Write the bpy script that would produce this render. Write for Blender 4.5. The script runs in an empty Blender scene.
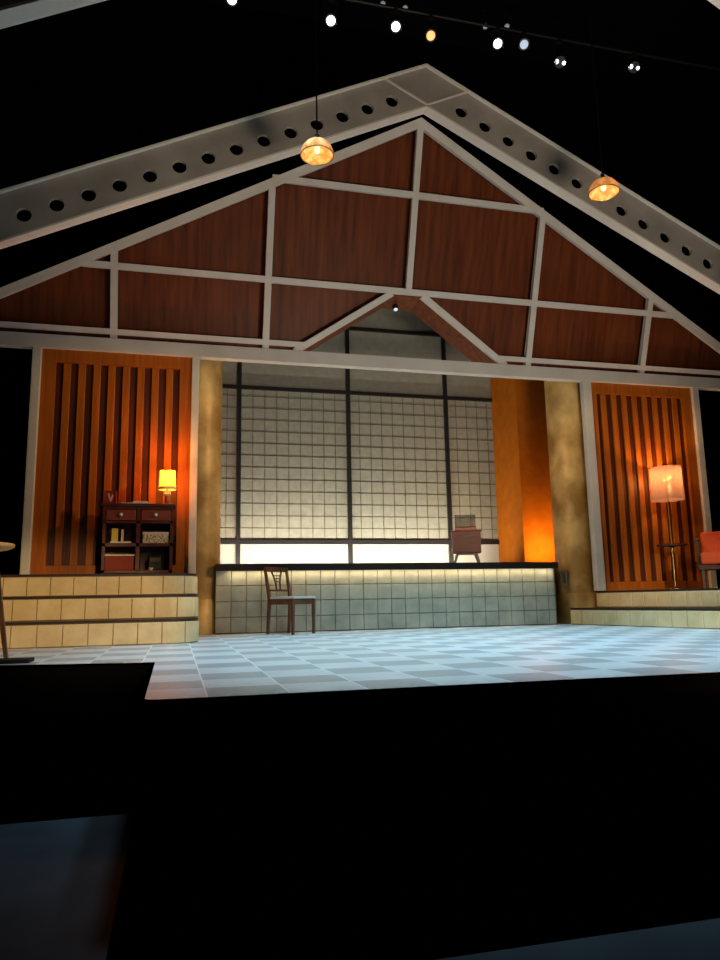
import bpy, bmesh, math, random
from mathutils import Vector, Matrix
random.seed(7)
C = bpy.context.scene.collection
PI = math.pi

# ------------------------------------------------------------------ camera
cam = bpy.data.cameras.new('camera'); cam_o = bpy.data.objects.new('camera', cam); C.objects.link(cam_o)
right = Vector((0.96980, -0.24319, -0.01848)); down = Vector((0.02214, 0.16326, -0.98633)); fwd = Vector((0.24288, 0.95614, 0.16371))
m = Matrix.Identity(4)
for i in range(3):
    m[i][0] = right[i]; m[i][1] = -down[i]; m[i][2] = -fwd[i]
m[0][3], m[1][3], m[2][3] = 0, 0, 0.40
cam_o.matrix_world = m
cam.sensor_width = 36; cam.lens = 725 / 960 * 36; cam.clip_start = 0.05; cam.clip_end = 100
bpy.context.scene.camera = cam_o

# ------------------------------------------------------------------ world, exposure
w = bpy.data.worlds.new('dark_theatre'); bpy.context.scene.world = w; w.use_nodes = True
w.node_tree.nodes['Background'].inputs[0].default_value = (0.10, 0.14, 0.22, 1)
w.node_tree.nodes['Background'].inputs[1].default_value = 0.004
vs = bpy.context.scene.view_settings
bpy.context.scene.display_settings.display_device = 'sRGB'
vs.view_transform = 'Standard'; vs.look = 'None'; vs.gamma = 1; vs.use_curve_mapping = False; vs.exposure = 0.0

# ------------------------------------------------------------------ stage lights
def spot(name, loc, target, energy, color, angle, blend=0.4, size=0.15):
    l = bpy.data.lights.new(name, 'SPOT'); l.energy = energy; l.color = color; l.spot_size = math.radians(angle); l.spot_blend = blend
    l.shadow_soft_size = size
    o = bpy.data.objects.new(name, l); C.objects.link(o); o.location = loc
    o.rotation_euler = (Vector(target) - Vector(loc)).to_track_quat('-Z', 'Y').to_euler()
    return o
def area(name, loc, target, sx, sy, energy, color, spread=180, roll=None):
    l = bpy.data.lights.new(name, 'AREA'); l.shape = 'RECTANGLE'; l.size = sx; l.size_y = sy; l.energy = energy; l.color = color
    l.spread = math.radians(spread)
    o = bpy.data.objects.new(name, l); C.objects.link(o); o.location = loc
    o.rotation_euler = (Vector(target) - Vector(loc)).to_track_quat('-Z', 'Y').to_euler()
    return o
# cool wash over the playing area, from the rig between the two gables
spot('floor_wash_light', (2.9, 6.4, 7.4), (3.0, 6.3, 0), 2500, (0.46, 0.80, 1.0), 62, 0.6, 0.35)
spot('floor_wash_light', (5.4, 5.7, 6.2), (5.1, 6.2, 0), 900, (0.44, 0.80, 1.0), 68, 0.6, 0.35)
spot('floor_wash_light', (1.0, 6.4, 6.2), (1.0, 6.2, 0), 560, (0.62, 0.85, 1.0), 64, 0.6, 0.35)
# warm cross light from the sides of the house onto the wood panels
spot('cross_warm_light', (-2.6, 2.4, 5.9), (7.0, 9.2, 1.6), 1500, (1.0, 0.72, 0.42), 19, 0.5)
spot('cross_warm_light', (8.6, 1.8, 5.6), (-0.9, 9.2, 1.6), 1700, (1.0, 0.68, 0.34), 21, 0.5)
# warm light from the house onto the tiled steps, wash over the whole front
spot('steps_warm_light', (2.2, -4.0, 3.2), (-1.0, 7.8, 0.30), 2900, (1.0, 0.69, 0.36), 12, 0.5)
spot('steps_warm_light', (4.0, -4.0, 3.2), (6.9, 8.0, 0.15), 2900, (1.0, 0.82, 0.62), 12, 0.5)
spot('front_wash_light', (3.1, -5.0, 3.6), (3.1, 9.0, 4.0), 160, (1.0, 0.80, 0.60), 44, 0.5)
spot('cabinet_fill_light', (0.5, -3.0, 3.4), (4.42, 10.62, 1.22), 1500, (1.0, 0.74, 0.54), 4.2, 0.4)  # narrow spot added only to brighten the cabinet front
# unseen low light, added to brighten the roof undersides from before the stage
spot('roof_fill_light', (3.9, 1.1, -0.40), (3.3, 8.6, 6.2), 1400, (1.0, 0.80, 0.60), 74, 0.8, 0.9)
# light strips that belong to the set: behind the raised deck, under its nosing, in the alcove
area('window_strip_light', (2.85, 11.42, 0.93), (2.85, 11.95, 1.8), 4.5, 0.05, 112, (1.0, 0.93, 0.76))
area('nosing_strip_light', (3.0, 9.64, 0.808), (3.0, 9.67, 0), 4.7, 0.02, 9, (1.0, 0.80, 0.48))
area('alcove_strip_light', (5.9, 10.62, 0.93), (5.98, 11.1, 1.55), 0.5, 0.05, 15, (1.0, 0.55, 0.13), 130)

# ------------------------------------------------------------------ materials
def mat(name, col, rough=0.6, spec=0.3, metal=0.0, emit=None, es=0.0):
    mm = bpy.data.materials.new(name); mm.use_nodes = True; b = mm.node_tree.nodes['Principled BSDF']
    b.inputs['Base Color'].default_value = (*col, 1); b.inputs['Roughness'].default_value = rough
    b.inputs['Specular IOR Level'].default_value = spec; b.inputs['Metallic'].default_value = metal
    if emit: b.inputs['Emission Color'].default_value = (*emit, 1); b.inputs['Emission Strength'].default_value = es
    return mm
def noisy(name, c1, c2, scale=(1, 1, 1), nscale=6, rough=0.5, spec=0.3, bump=0.0, detail=6, lo=0.35, hi=0.65, bscale=None, metal=0.0):
    mm = mat(name, c1, rough, spec, metal); nt = mm.node_tree; b = nt.nodes['Principled BSDF']
    tc = nt.nodes.new('ShaderNodeTexCoord'); mp = nt.nodes.new('ShaderNodeMapping'); mp.inputs['Scale'].default_value = scale
    nz = nt.nodes.new('ShaderNodeTexNoise'); nz.inputs['Scale'].default_value = nscale; nz.inputs['Detail'].default_value = detail
    cr = nt.nodes.new('ShaderNodeValToRGB')
    cr.color_ramp.elements[0].position = lo; cr.color_ramp.elements[0].color = (*c1, 1)
    cr.color_ramp.elements[1].position = hi; cr.color_ramp.elements[1].color = (*c2, 1)
    nt.links.new(tc.outputs['Object'], mp.inputs[0]); nt.links.new(mp.outputs[0], nz.inputs['Vector'])
    nt.links.new(nz.outputs['Fac'], cr.inputs[0]); nt.links.new(cr.outputs[0], b.inputs['Base Color'])
    if bump:
        bp = nt.nodes.new('ShaderNodeBump'); bp.inputs['Strength'].default_value = bump; bp.inputs['Distance'].default_value = 0.01
        src = nz
        if bscale:
            src = nt.nodes.new('ShaderNodeTexNoise'); src.inputs['Scale'].default_value = bscale
            nt.links.new(tc.outputs['Object'], src.inputs['Vector'])
        nt.links.new(src.outputs['Fac'], bp.inputs['Height']); nt.links.new(bp.outputs[0], b.inputs['Normal'])
    return mm
M = {}
M['velour'] = mat('black_velour', (0.004, 0.004, 0.005), 0.95, 0.05)
M['black'] = mat('black_paint', (0.008, 0.008, 0.009), 0.7, 0.15)
M['black_metal'] = mat('black_metal', (0.01, 0.01, 0.011), 0.45, 0.4)
M['dark_edge'] = noisy('dark_stained_edge', (0.018, 0.010, 0.007), (0.03, 0.016, 0.01), (1, 1, 8), 5, 0.5)
M['deck_edge'] = noisy('brown_deck_edge', (0.006, 0.0028, 0.002), (0.010, 0.0045, 0.003), (1, 1, 8), 4, 0.8, 0.08)
M['gable_wood'] = noisy('red_brown_veneer', (0.074, 0.016, 0.0045), (0.18, 0.043, 0.012), (6, 6, 0.5), 2.2, 0.42, 0.2, 0.0, 8, 0.3, 0.75)
M['slat_wood'] = noisy('amber_stained_wood', (0.28, 0.070, 0.006), (0.42, 0.115, 0.011), (18, 18, 0.9), 2.0, 0.40, 0.25, 0.0, 8, 0.3, 0.7)
M['groove_wood'] = noisy('dark_backing_wood', (0.055, 0.011, 0.003), (0.085, 0.018, 0.005), (18, 18, 0.9), 2.0, 0.5, 0.3)
M['white_frame'] = noisy('pale_grey_paint', (0.54, 0.50, 0.44), (0.60, 0.56, 0.50), (1, 1, 1), 3, 0.5, 0.3)
M['girder_paint'] = noisy('grey_beige_paint', (0.29, 0.26, 0.225), (0.39, 0.35, 0.305), (1, 1, 1), 1.6, 0.55, 0.3)
M['flange_paint'] = noisy('cream_flange_paint', (0.66, 0.61, 0.53), (0.72, 0.67, 0.60), (1, 1, 1), 2, 0.5)
M['step_tile'] = noisy('ivory_glazed_tile', (0.62, 0.46, 0.23), (0.76, 0.60, 0.34), (1, 1, 1), 5, 0.2, 0.5, 0.10, 4, 0.3, 0.7, 60)
M['front_tile'] = noisy('grey_green_glazed_tile', (0.36, 0.35, 0.27), (0.52, 0.50, 0.40), (1, 1, 1), 5, 0.3, 0.5, 0.2, 4, 0.3, 0.7, 40)
M['grout'] = mat('tile_grout', (0.20, 0.145, 0.08), 0.9, 0.1)
M['gold'] = noisy('gold_with_light_patches', (0.36, 0.175, 0.036), (0.86, 0.54, 0.19), (1, 1, 0.8), 1.9, 0.45, 0.4, 0.12, 5, 0.40, 0.66, 30, 0.1)  # bright blotches in the colour imitate patterned light falling on the columns
M['orange'] = noisy('orange_plaster', (0.40, 0.10, 0.003), (0.47, 0.125, 0.005), (1, 1, 1), 6, 0.75, 0.15)
M['paper'] = noisy('shoji_screen', (0.29, 0.28, 0.225), (0.335, 0.32, 0.262), (1, 1, 1), 9, 0.8, 0.1)
M['white_panel'] = mat('white_lower_panel', (0.47, 0.455, 0.40), 0.6, 0.2)
M['mullion'] = mat('dark_bronze_mullion', (0.012, 0.010, 0.010), 0.5, 0.3)
M['muntin'] = mat('dark_lattice', (0.10, 0.085, 0.055), 0.6, 0.2)
M['mahogany'] = noisy('dark_mahogany', (0.07, 0.012, 0.007), (0.13, 0.026, 0.012), (3, 3, 12), 3, 0.35, 0.5)
M['drawer_red'] = noisy('red_mahogany', (0.22, 0.035, 0.016), (0.30, 0.05, 0.022), (3, 3, 14), 3, 0.35, 0.5)
M['walnut'] = noisy('walnut', (0.20, 0.045, 0.022), (0.34, 0.085, 0.042), (2, 2, 22), 2.5, 0.4, 0.4)
M['chair_wood'] = noisy('brown_chair_wood', (0.10, 0.036, 0.018), (0.17, 0.065, 0.03), (8, 8, 1), 4, 0.4, 0.4)
M['cushion'] = noisy('cream_seat_fabric', (0.62, 0.56, 0.46), (0.72, 0.66, 0.55), (1, 1, 1), 60, 0.9, 0.1)
M['ceramic'] = mat('cream_ceramic', (0.70, 0.58, 0.42), 0.25, 0.5)
M['ceramic_red'] = mat('rust_ceramic', (0.36, 0.10, 0.04), 0.25, 0.5)
M['brass'] = mat('brass', (0.55, 0.33, 0.10), 0.3, 0.5, 1.0)
M['chrome'] = mat('chrome', (0.7, 0.68, 0.66), 0.2, 0.5, 1.0)
M['white'] = mat('white_enamel', (0.75, 0.72, 0.68), 0.35, 0.4)
M['yellow'] = mat('yellow_cloth_cover', (0.75, 0.52, 0.08), 0.6)
M['pale'] = mat('cream_cover', (0.72, 0.62, 0.42), 0.6)
M['pink_paper'] = mat('pink_paper', (0.80, 0.52, 0.40), 0.6)
M['red'] = mat('red_card', (0.42, 0.03, 0.02), 0.5)
M['red_wicker'] = noisy('red_wicker', (0.16, 0.018, 0.01), (0.30, 0.04, 0.02), (1, 1, 3), 50, 0.6, 0.3, 0.5)
M['patterned'] = noisy('patterned_box_paper', (0.75, 0.58, 0.34), (0.30, 0.17, 0.08), (1, 1, 1), 45, 0.6, 0.2, 0, 2, 0.48, 0.58)
M['navy'] = mat('dark_navy_case', (0.012, 0.014, 0.02), 0.4, 0.4)
M['upholstery'] = noisy('orange_red_upholstery', (0.46, 0.060, 0.022), (0.56, 0.085, 0.03), (1, 1, 1), 70, 0.85, 0.15, 0.2)
M['arm_wood'] = noisy('dark_arm_wood', (0.045, 0.02, 0.012), (0.09, 0.04, 0.02), (6, 6, 1), 4, 0.35, 0.4)
M['table_wood'] = noisy('honey_table_wood', (0.55, 0.27, 0.07), (0.68, 0.36, 0.10), (2, 12, 2), 3, 0.4, 0.4)
M['orange_plastic'] = mat('orange_plastic', (0.62, 0.12, 0.03), 0.35, 0.4)
M['grey_box'] = mat('grey_metal_box', (0.13, 0.10, 0.06), 0.5, 0.3, 0.3)
M['house_floor'] = noisy('scuffed_blue_grey_floor', (0.012, 0.016, 0.022), (0.024, 0.03, 0.038), (1, 1, 1), 3.5, 0.6, 0.2, 0, 8, 0.3, 0.75)
M['bulb'] = mat('lamp_bulb', (1, 0.9, 0.7), 0.4, 0.2, 0, (1.0, 0.70, 0.30), 1.4)
M['lens_white'] = mat('lit_lens', (0.8, 0.9, 0.9), 0.2, 0.5, 0, (0.80, 0.95, 1.0), 5.0)
M['lens_dim'] = mat('dim_lens', (0.5, 0.55, 0.6), 0.2, 0.5, 0, (0.60, 0.75, 0.95), 0.7)
M['lens_faint'] = mat('faint_lens', (0.4, 0.42, 0.45), 0.2, 0.5, 0, (0.7, 0.75, 0.8), 0.22)
M['lens_amber'] = mat('amber_lens', (0.9, 0.5, 0.2), 0.2, 0.5, 0, (1.0, 0.42, 0.16), 1.6)
M['led'] = mat('led_tape', (0.9, 0.85, 0.7), 0.5, 0.2, 0, (1.0, 0.85, 0.55), 1.0)

def fabric_shade(name, col, em, es, clear=0.25, vein=None):
    mm = bpy.data.materials.new(name); mm.use_nodes = True; nt = mm.node_tree
    for n in list(nt.nodes): nt.nodes.remove(n)
    out = nt.nodes.new('ShaderNodeOutputMaterial')
    tr = nt.nodes.new('ShaderNodeBsdfTranslucent'); tr.inputs[0].default_value = (*col, 1)
    df = nt.nodes.new('ShaderNodeBsdfDiffuse'); df.inputs[0].default_value = (*col, 1)
    tp = nt.nodes.new('ShaderNodeBsdfTransparent'); tp.inputs[0].default_value = (1.0, 0.8, 0.55, 1)
    m1 = nt.nodes.new('ShaderNodeMixShader'); m1.inputs[0].default_value = 0.72
    m2 = nt.nodes.new('ShaderNodeMixShader'); m2.inputs[0].default_value = clear
    e = nt.nodes.new('ShaderNodeEmission'); e.inputs[0].default_value = (*em, 1); e.inputs[1].default_value = es
    ad = nt.nodes.new('ShaderNodeAddShader')
    if vein:
        tc = nt.nodes.new('ShaderNodeTexCoord'); nz = nt.nodes.new('ShaderNodeTexNoise'); nz.inputs['Scale'].default_value = 14; nz.inputs['Detail'].default_value = 5
        cr = nt.nodes.new('ShaderNodeValToRGB'); cr.color_ramp.elements[0].position = 0.42; cr.color_ramp.elements[1].position = 0.6
        cr.color_ramp.elements[0].color = (*vein, 1); cr.color_ramp.elements[1].color = (*col, 1)
        nt.links.new(tc.outputs['Object'], nz.inputs['Vector']); nt.links.new(nz.outputs['Fac'], cr.inputs[0])
        nt.links.new(cr.outputs[0], tr.inputs[0]); nt.links.new(cr.outputs[0], df.inputs[0])
    nt.links.new(tr.outputs[0], m1.inputs[1]); nt.links.new(df.outputs[0], m1.inputs[2])
    nt.links.new(m1.outputs[0], m2.inputs[1]); nt.links.new(tp.outputs[0], m2.inputs[2])
    nt.links.new(m2.outputs[0], ad.inputs[0]); nt.links.new(e.outputs[0], ad.inputs[1]); nt.links.new(ad.outputs[0], out.inputs[0])
    return mm
M['yellow_shade'] = fabric_shade('lit_yellow_shade', (0.62, 0.42, 0.12), (1.0, 0.55, 0.10), 0.10, 0.30)
M['pink_shade'] = fabric_shade('lit_pink_linen_shade', (0.24, 0.145, 0.115), (1.0, 0.50, 0.26), 0.05, 0.25)
M['amber_glass'] = fabric_shade('amber_glass', (0.95, 0.70, 0.36), (1.0, 0.52, 0.18), 0.16, 0.12, (0.62, 0.33, 0.10))
def clear_plastic():
    mm = bpy.data.materials.new('smoked_clear_cover'); mm.use_nodes = True; nt = mm.node_tree
    for n in list(nt.nodes): nt.nodes.remove(n)
    out = nt.nodes.new('ShaderNodeOutputMaterial'); tp = nt.nodes.new('ShaderNodeBsdfTransparent'); tp.inputs[0].default_value = (0.72, 0.70, 0.66, 1)
    gl = nt.nodes.new('ShaderNodeBsdfDiffuse'); gl.inputs[0].default_value = (0.25, 0.24, 0.22, 1)
    mx = nt.nodes.new('ShaderNodeMixShader'); mx.inputs[0].default_value = 0.22
    nt.links.new(tp.outputs[0], mx.inputs[1]); nt.links.new(gl.outputs[0], mx.inputs[2]); nt.links.new(mx.outputs[0], out.inputs[0])
    return mm
M['clear'] = clear_plastic()
def checker_floor():
    mm = mat('checkered_stage_floor', (0.7, 0.7, 0.7), 0.34, 0.45); nt = mm.node_tree; b = nt.nodes['Principled BSDF']
    tc = nt.nodes.new('ShaderNodeTexCoord'); mp = nt.nodes.new('ShaderNodeMapping')
    mp.inputs['Location'].default_value = (-0.143 / 0.36 + 0.0, -3.31 / 0.36 + 0.0, 0.5); mp.inputs['Scale'].default_value = (1 / 0.36, 1 / 0.36, 1)
    ck = nt.nodes.new('ShaderNodeTexChecker'); ck.inputs['Scale'].default_value = 1.0
    ck.inputs[1].default_value = (0.78, 0.80, 0.80, 1); ck.inputs[2].default_value = (0.46, 0.49, 0.50, 1)
    bk = nt.nodes.new('ShaderNodeTexBrick'); bk.offset = 0; bk.squash = 1; bk.inputs['Scale'].default_value = 1
    bk.inputs['Color1'].default_value = bk.inputs['Color2'].default_value = (1, 1, 1, 1); bk.inputs['Mortar'].default_value = (0, 0, 0, 1)
    bk.inputs['Mortar Size'].default_value = 0.012; bk.inputs['Brick Width'].default_value = 1; bk.inputs['Row Height'].default_value = 1
    nz = nt.nodes.new('ShaderNodeTexNoise'); nz.inputs['Scale'].default_value = 2.5; nz.inputs['Detail'].default_value = 6
    mx = nt.nodes.new('ShaderNodeMix'); mx.data_type = 'RGBA'; mx.blend_type = 'MULTIPLY'; mx.inputs[0].default_value = 0.35
    m2 = nt.nodes.new('ShaderNodeMix'); m2.data_type = 'RGBA'; m2.inputs[7].default_value = (0.86, 0.88, 0.88, 1)
    inv = nt.nodes.new('ShaderNodeMath'); inv.operation = 'SUBTRACT'; inv.inputs[0].default_value = 1
    nt.links.new(tc.outputs['Object'], mp.inputs[0]); nt.links.new(mp.outputs[0], ck.inputs[0]); nt.links.new(mp.outputs[0], bk.inputs[0])
    nt.links.new(tc.outputs['Object'], nz.inputs['Vector'])
    nt.links.new(ck.outputs[0], mx.inputs[6]); nt.links.new(nz.outputs['Fac'], mx.inputs[7])
    nt.links.new(bk.outputs['Color'], inv.inputs[1]); nt.links.new(inv.outputs[0], m2.inputs[0])
    nt.links.new(mx.outputs[2], m2.inputs[6]); nt.links.new(m2.outputs[2], b.inputs['Base Color'])
    return mm
M['checker'] = checker_floor()

# ------------------------------------------------------------------ mesh helpers
class MB:
    def __init__(s): s.bm = bmesh.new()
    def poly_solid(s, pts, vec):
        vec = Vector(vec); a = [s.bm.verts.new(p) for p in pts]; b = [s.bm.verts.new(Vector(p) + vec) for p in pts]; n = len(pts)
        s.bm.faces.new(a); s.bm.faces.new(b[::-1])
        for i in range(n): s.bm.faces.new((a[i], b[i], b[(i + 1) % n], a[(i + 1) % n]))
        return s
    def prism(s, poly, z0, z1): return s.poly_solid([(x, y, z0) for x, y in poly], (0, 0, z1 - z0))
    def box(s, x0, x1, y0, y1, z0, z1): return s.prism([(x0, y0), (x1, y0), (x1, y1), (x0, y1)], z0, z1)
    def bar(s, p, q, wd, dp, up=(0, 1, 0)):
        p = Vector(p); q = Vector(q); d = (q - p).normalized(); u = Vector(up); u = (u - d * u.dot(d)).normalized(); v = d.cross(u)
        c = [p + v * (wd / 2 * a) + u * (dp / 2 * b) for a, b in ((-1, -1), (1, -1), (1, 1), (-1, 1))]
        return s.poly_solid(c, q - p)
    def taper(s, p, q, w0, w1):
        p = Vector(p); q = Vector(q); a = []; b = []
        for i, j in ((-1, -1), (1, -1), (1, 1), (-1, 1)):
            a.append(s.bm.verts.new(p + Vector((i * w0 / 2, j * w0 / 2, 0)))); b.append(s.bm.verts.new(q + Vector((i * w1 / 2, j * w1 / 2, 0))))
        s.bm.faces.new(a); s.bm.faces.new(b[::-1])
        for i in range(4): s.bm.faces.new((a[i], b[i], b[(i + 1) % 4], a[(i + 1) % 4]))
        return s
    def lathe(s, prof, n=32, c=(0, 0, 0), axis=None):
        rings = []; R = Matrix.Identity(3)
        if axis is not None: R = Vector((0, 0, 1)).rotation_difference(Vector(axis)).to_matrix()
        for r, z in prof:
            if r < 1e-5: rings.append([s.bm.verts.new(Vector(c) + R @ Vector((0, 0, z)))])
            else: rings.append([s.bm.verts.new(Vector(c) + R @ Vector((r * math.cos(2 * PI * k / n), r * math.sin(2 * PI * k / n), z))) for k in range(n)])
        for a, b in zip(rings, rings[1:]):
            for k in range(n):
                k2 = (k + 1) % n
                if len(a) == 1 and len(b) == 1: continue
                if len(a) == 1: f = (a[0], b[k], b[k2])
                elif len(b) == 1: f = (a[k], b[0], a[k2])
                else: f = (a[k], b[k], b[k2], a[k2])
                s.bm.faces.new(f)
        return s
    def cyl(s, p, q, r, n=16, r2=None):
        p = Vector(p); q = Vector(q); L = (q - p).length
        return s.lathe([(0, 0), (r, 0), (r if r2 is None else r2, L), (0, L)], n, p, q - p)
    def tube(s, pts, r, n=10):
        for a, b in zip(pts, pts[1:]): s.cyl(a, b, r, n)
        return s
    def build(s, name, material, parent=None, bevel=0, smooth=False, loc=None):
        bmesh.ops.recalc_face_normals(s.bm, faces=s.bm.faces[:])
        me = bpy.data.meshes.new(name); s.bm.to_mesh(me); s.bm.free()
        me.materials.append(material)
        if smooth:
            for p in me.polygons: p.use_smooth = True
            me.set_sharp_from_angle(angle=math.radians(40))
        o = bpy.data.objects.new(name, me); C.objects.link(o)
        if parent: o.parent = parent
        if loc is not None: o.location = loc
        if bevel:
            md = o.modifiers.new('bevel', 'BEVEL'); md.width = bevel; md.segments = 2; md.limit_method = 'ANGLE'
        return o
def tag(o, label, cat, group=None, kind=None):
    if label: o['label'] = label
    if cat: o['category'] = cat
    if group: o['group'] = group
    if kind: o['kind'] = kind
    return o
def thing(name, label, cat, loc=(0, 0, 0), rotz=0, group=None, rotx=0):
    o = bpy.data.objects.new(name, None); C.objects.link(o); o.empty_display_size = 0.1
    o.location = loc; o.rotation_euler = (rotx, 0, rotz)
    return tag(o, label, cat, group)
def struct(o): o['kind'] = 'structure'; return o
def copy_tree(o, parent=None):
    c = o.copy(); C.objects.link(c)
    if parent: c.parent = parent
    for ch in list(o.children): copy_tree(ch, c)
    return c
def rounded(p0, pc, p1, r, n=6):
    # arc replacing corner pc of the path p0-pc-p1
    pc = Vector(pc); a = (Vector(p0) - pc).normalized(); b = (Vector(p1) - pc).normalized()
    h = a.angle(b) / 2; t = r / math.tan(h); ctr = pc + (a + b).normalized() * (r / math.sin(h))
    s, e = pc + a * t - ctr, pc + b * t - ctr; out = []
    ang = s.angle_signed(e)
    for i in range(n + 1):
        q = s.copy(); q.rotate(Matrix.Rotation(-ang * i / n, 2)); out.append(tuple(ctr + q))
    return out
def tile_strip(path, z0, z1, tile, rows, gap=0.004, t=0.012, bev=0.006):
    # individual pillowed tiles along a plan path (outside on the right hand of travel)
    mb = MB(); bm = mb.bm; P = [Vector(p) for p in path]; cum = [0]
    for a, b in zip(P, P[1:]): cum.append(cum[-1] + (b - a).length)
    def at(s):
        s = max(0, min(cum[-1], s))
        for i in range(len(P) - 1):
            if s <= cum[i + 1] + 1e-9:
                d = (P[i + 1] - P[i]).normalized(); return P[i] + d * (s - cum[i]), Vector((d.y, -d.x))
    n = max(1, round(cum[-1] / tile)); L = cum[-1] / n; H = (z1 - z0) / rows
    for i in range(n):
        for r in range(rows):
            s0, s1 = i * L + gap / 2, (i + 1) * L - gap / 2; a0, a1 = z0 + r * H + gap / 2, z0 + (r + 1) * H - gap / 2
            k = 4; tt = t + random.uniform(-0.002, 0.002); base = []; front = []
            for j in range(k + 1):
                f = j / k
                p, nn = at(s0 + (s1 - s0) * f); q, nq = at(s0 + bev + (s1 - s0 - 2 * bev) * f)
                base.append([bm.verts.new((p.x, p.y, a0)), bm.verts.new((p.x, p.y, a1))])
                q = q + nq * tt; front.append([bm.verts.new((q.x, q.y, a0 + bev)), bm.verts.new((q.x, q.y, a1 - bev))])
            for j in range(k):
                bm.faces.new((front[j][0], front[j + 1][0], front[j + 1][1], front[j][1]))
                bm.faces.new((base[j][0], base[j + 1][0], front[j + 1][0], front[j][0]))
                bm.faces.new((base[j][1], front[j][1], front[j + 1][1], base[j + 1][1]))
            bm.faces.new((base[0][0], front[0][0], front[0][1], base[0][1])); bm.faces.new((base[k][0], base[k][1], front[k][1], front[k][0]))
    return mb

# ------------------------------------------------------------------ black house and stage shell
struct(MB().box(-9, 15, 14, 14.2, -1.4, 12).build('wall_back', M['velour']))
struct(MB().box(-9.2, -9, -6, 14.2, -1.4, 12).build('wall_left', M['velour']))
struct(MB().box(15, 15.2, -6, 14.2, -1.4, 12).build('wall_right', M['velour']))
struct(MB().box(-9.2, 15.2, -6, 14.2, 12, 12.2).build('ceiling', M['velour']))
struct(MB().box(-9.2, 15.2, -6, 14.2, -1.5, -1.4).build('floor_pit', M['velour']))
struct(MB().prism([(-9, -6), (15, -6), (15, 2.54), (-0.205, 2.54), (-0.205, 4.68), (-9, 4.68)], -1.4, -0.8).build('floor_auditorium', M['house_floor']))
stage_poly = [(-8.9, 5.8), (-1.18, 5.68), (-0.13, 5.42)] + rounded((-0.13, 5.42), (-0.12, 3.31), (2, 3.31), 0.06, 5) + [(14.9, 3.31), (14.9, 13.9), (-8.9, 13.9)]
struct(MB().prism(stage_poly, -0.003, 0).build('floor', M['checker']))
inner = [(-8.9, 5.82), (-1.17, 5.70), (-0.12, 5.43), (-0.11, 3.32), (14.9, 3.32), (14.9, 13.9), (-8.9, 13.9)]
struct(MB().box(-0.11, 14.9, 3.32, 3.38, -0.11, -0.003).build('trim_1', M['deck_edge']))
inner2 = [(-8.9, 5.86), (-1.16, 5.74), (-0.08, 5.46), (-0.08, 3.38), (14.9, 3.38), (14.9, 13.9), (-8.9, 13.9)]
struct(MB().prism(inner2, -1.4, -0.003).build('wall_stage_front', M['velour']))

# ------------------------------------------------------------------ raised deck, alcove, window
DZ = 0.90
rp = thing('raised_platform', 'long raised platform with square grey tiles in front and dark edged deck, between the columns', 'platform', (3.0, 9.7, 0))
def rel(pts, o): return [(x - o[0], y - o[1]) for x, y in pts]
body = [(0.50, 9.712), (5.385, 9.712), (5.385, 10.4), (7.3, 10.4), (7.3, 12.3), (-1.0, 12.3), (-1.0, 10.4), (0.62, 10.4), (0.62, 9.93), (0.50, 9.76)]
MB().prism(rel(body, (3.0, 9.7)), 0, 0.83).build('platform_body', M['grout'], rp)
deck = [(0.49, 9.615), (5.40, 9.615), (5.40, 10.38), (7.32, 10.38), (7.32, 12.3), (-1.0, 12.3), (-1.0, 10.38), (0.61, 10.38), (0.61, 9.92), (0.49, 9.75)]
MB().prism(rel(deck, (3.0, 9.7)), 0.83, DZ).box(-2.51, 2.40, -0.085, -0.07, 0.808, 0.83).build('deck', M['dark_edge'], rp)
tile_strip(rel([(0.50, 9.712), (5.385, 9.712), (5.385, 10.38)], (3.0, 9.7)), 0.01, 0.82, 0.2, 4).build('tile_facing', M['front_tile'], rp)
MB().box(-2.35, 2.35, -0.068, -0.04, 0.82, 0.83).build('light_strip', M['led'], rp)

WY = 12.1
win = struct(bpy.data.objects.new('window_1', None)); C.objects.link(win); win.location = (3.1, WY, DZ)
MB().box(-2.6, 2.53, 0, 0.04, 0.45, 5.8).build('screen', M['paper'], win)
MB().box(-2.6, 2.53, 0, 0.04, 0.0, 0.45).build('lower_panel', M['white_panel'], win)
for x in (0.975, 2.877, 4.707): MB().box(x - 3.1 - 0.035, x - 3.1 + 0.035, -0.05, 0, 0, 5.8).build('mullion', M['mullion'], win)
for z, h in ((1.385, 0.036), (4.03, 0.03), (5.23, 0.03), (0.928, 0.028)): MB().box(-2.6, 2.53, -0.048, 0, z - DZ - h, z - DZ + h).build('transom', M['mullion'], win)
mb = MB()
xs = [0.975 - 0.2 * k for k in (1, 2)] + [0.975 + 1.902 / 9.3 * (k + 0.15) for k in range(1, 10)] + [2.877 + 1.83 / 9 * k for k in range(1, 9)] + [4.707 + 0.203 * k for k in range(1, 5)]
for x in xs: mb.box(x - 3.1 - 0.0037, x - 3.1 + 0.0037, -0.008, 0, 0.52, 3.10)
z = 1.62
while z < 4.0:
    mb.box(-2.6, 2.53, -0.008, 0, z - DZ - 0.0037, z - DZ + 0.0037); z += 0.2055
mb.build('lattice', M['muntin'], win)
struct(MB().box(5.63, 5.73, 11.10, WY + 0.1, DZ, 5.4).build('wall_alcove_right', M['orange']))
struct(MB().box(5.73, 7.3, 11.10, 11.20, DZ, 5.4).build('wall_alcove_right_return', M['orange']))
struct(MB().box(0.40, 0.50, 11.25, WY + 0.1, DZ, 5.4).build('wall_alcove_left', M['orange']))
struct(MB().box(-1.0, 0.40, 11.25, 11.35, DZ, 5.4).build('wall_alcove_left_return', M['orange']))
tag(MB().box(-2.5, 2.5, -0.04, 0.04, 0, 0.02).build('light_strip', M['led'], loc=(3.1, 11.42, DZ)), 'long light strip lying on the raised platform below the grid window', 'light strip')

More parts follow.
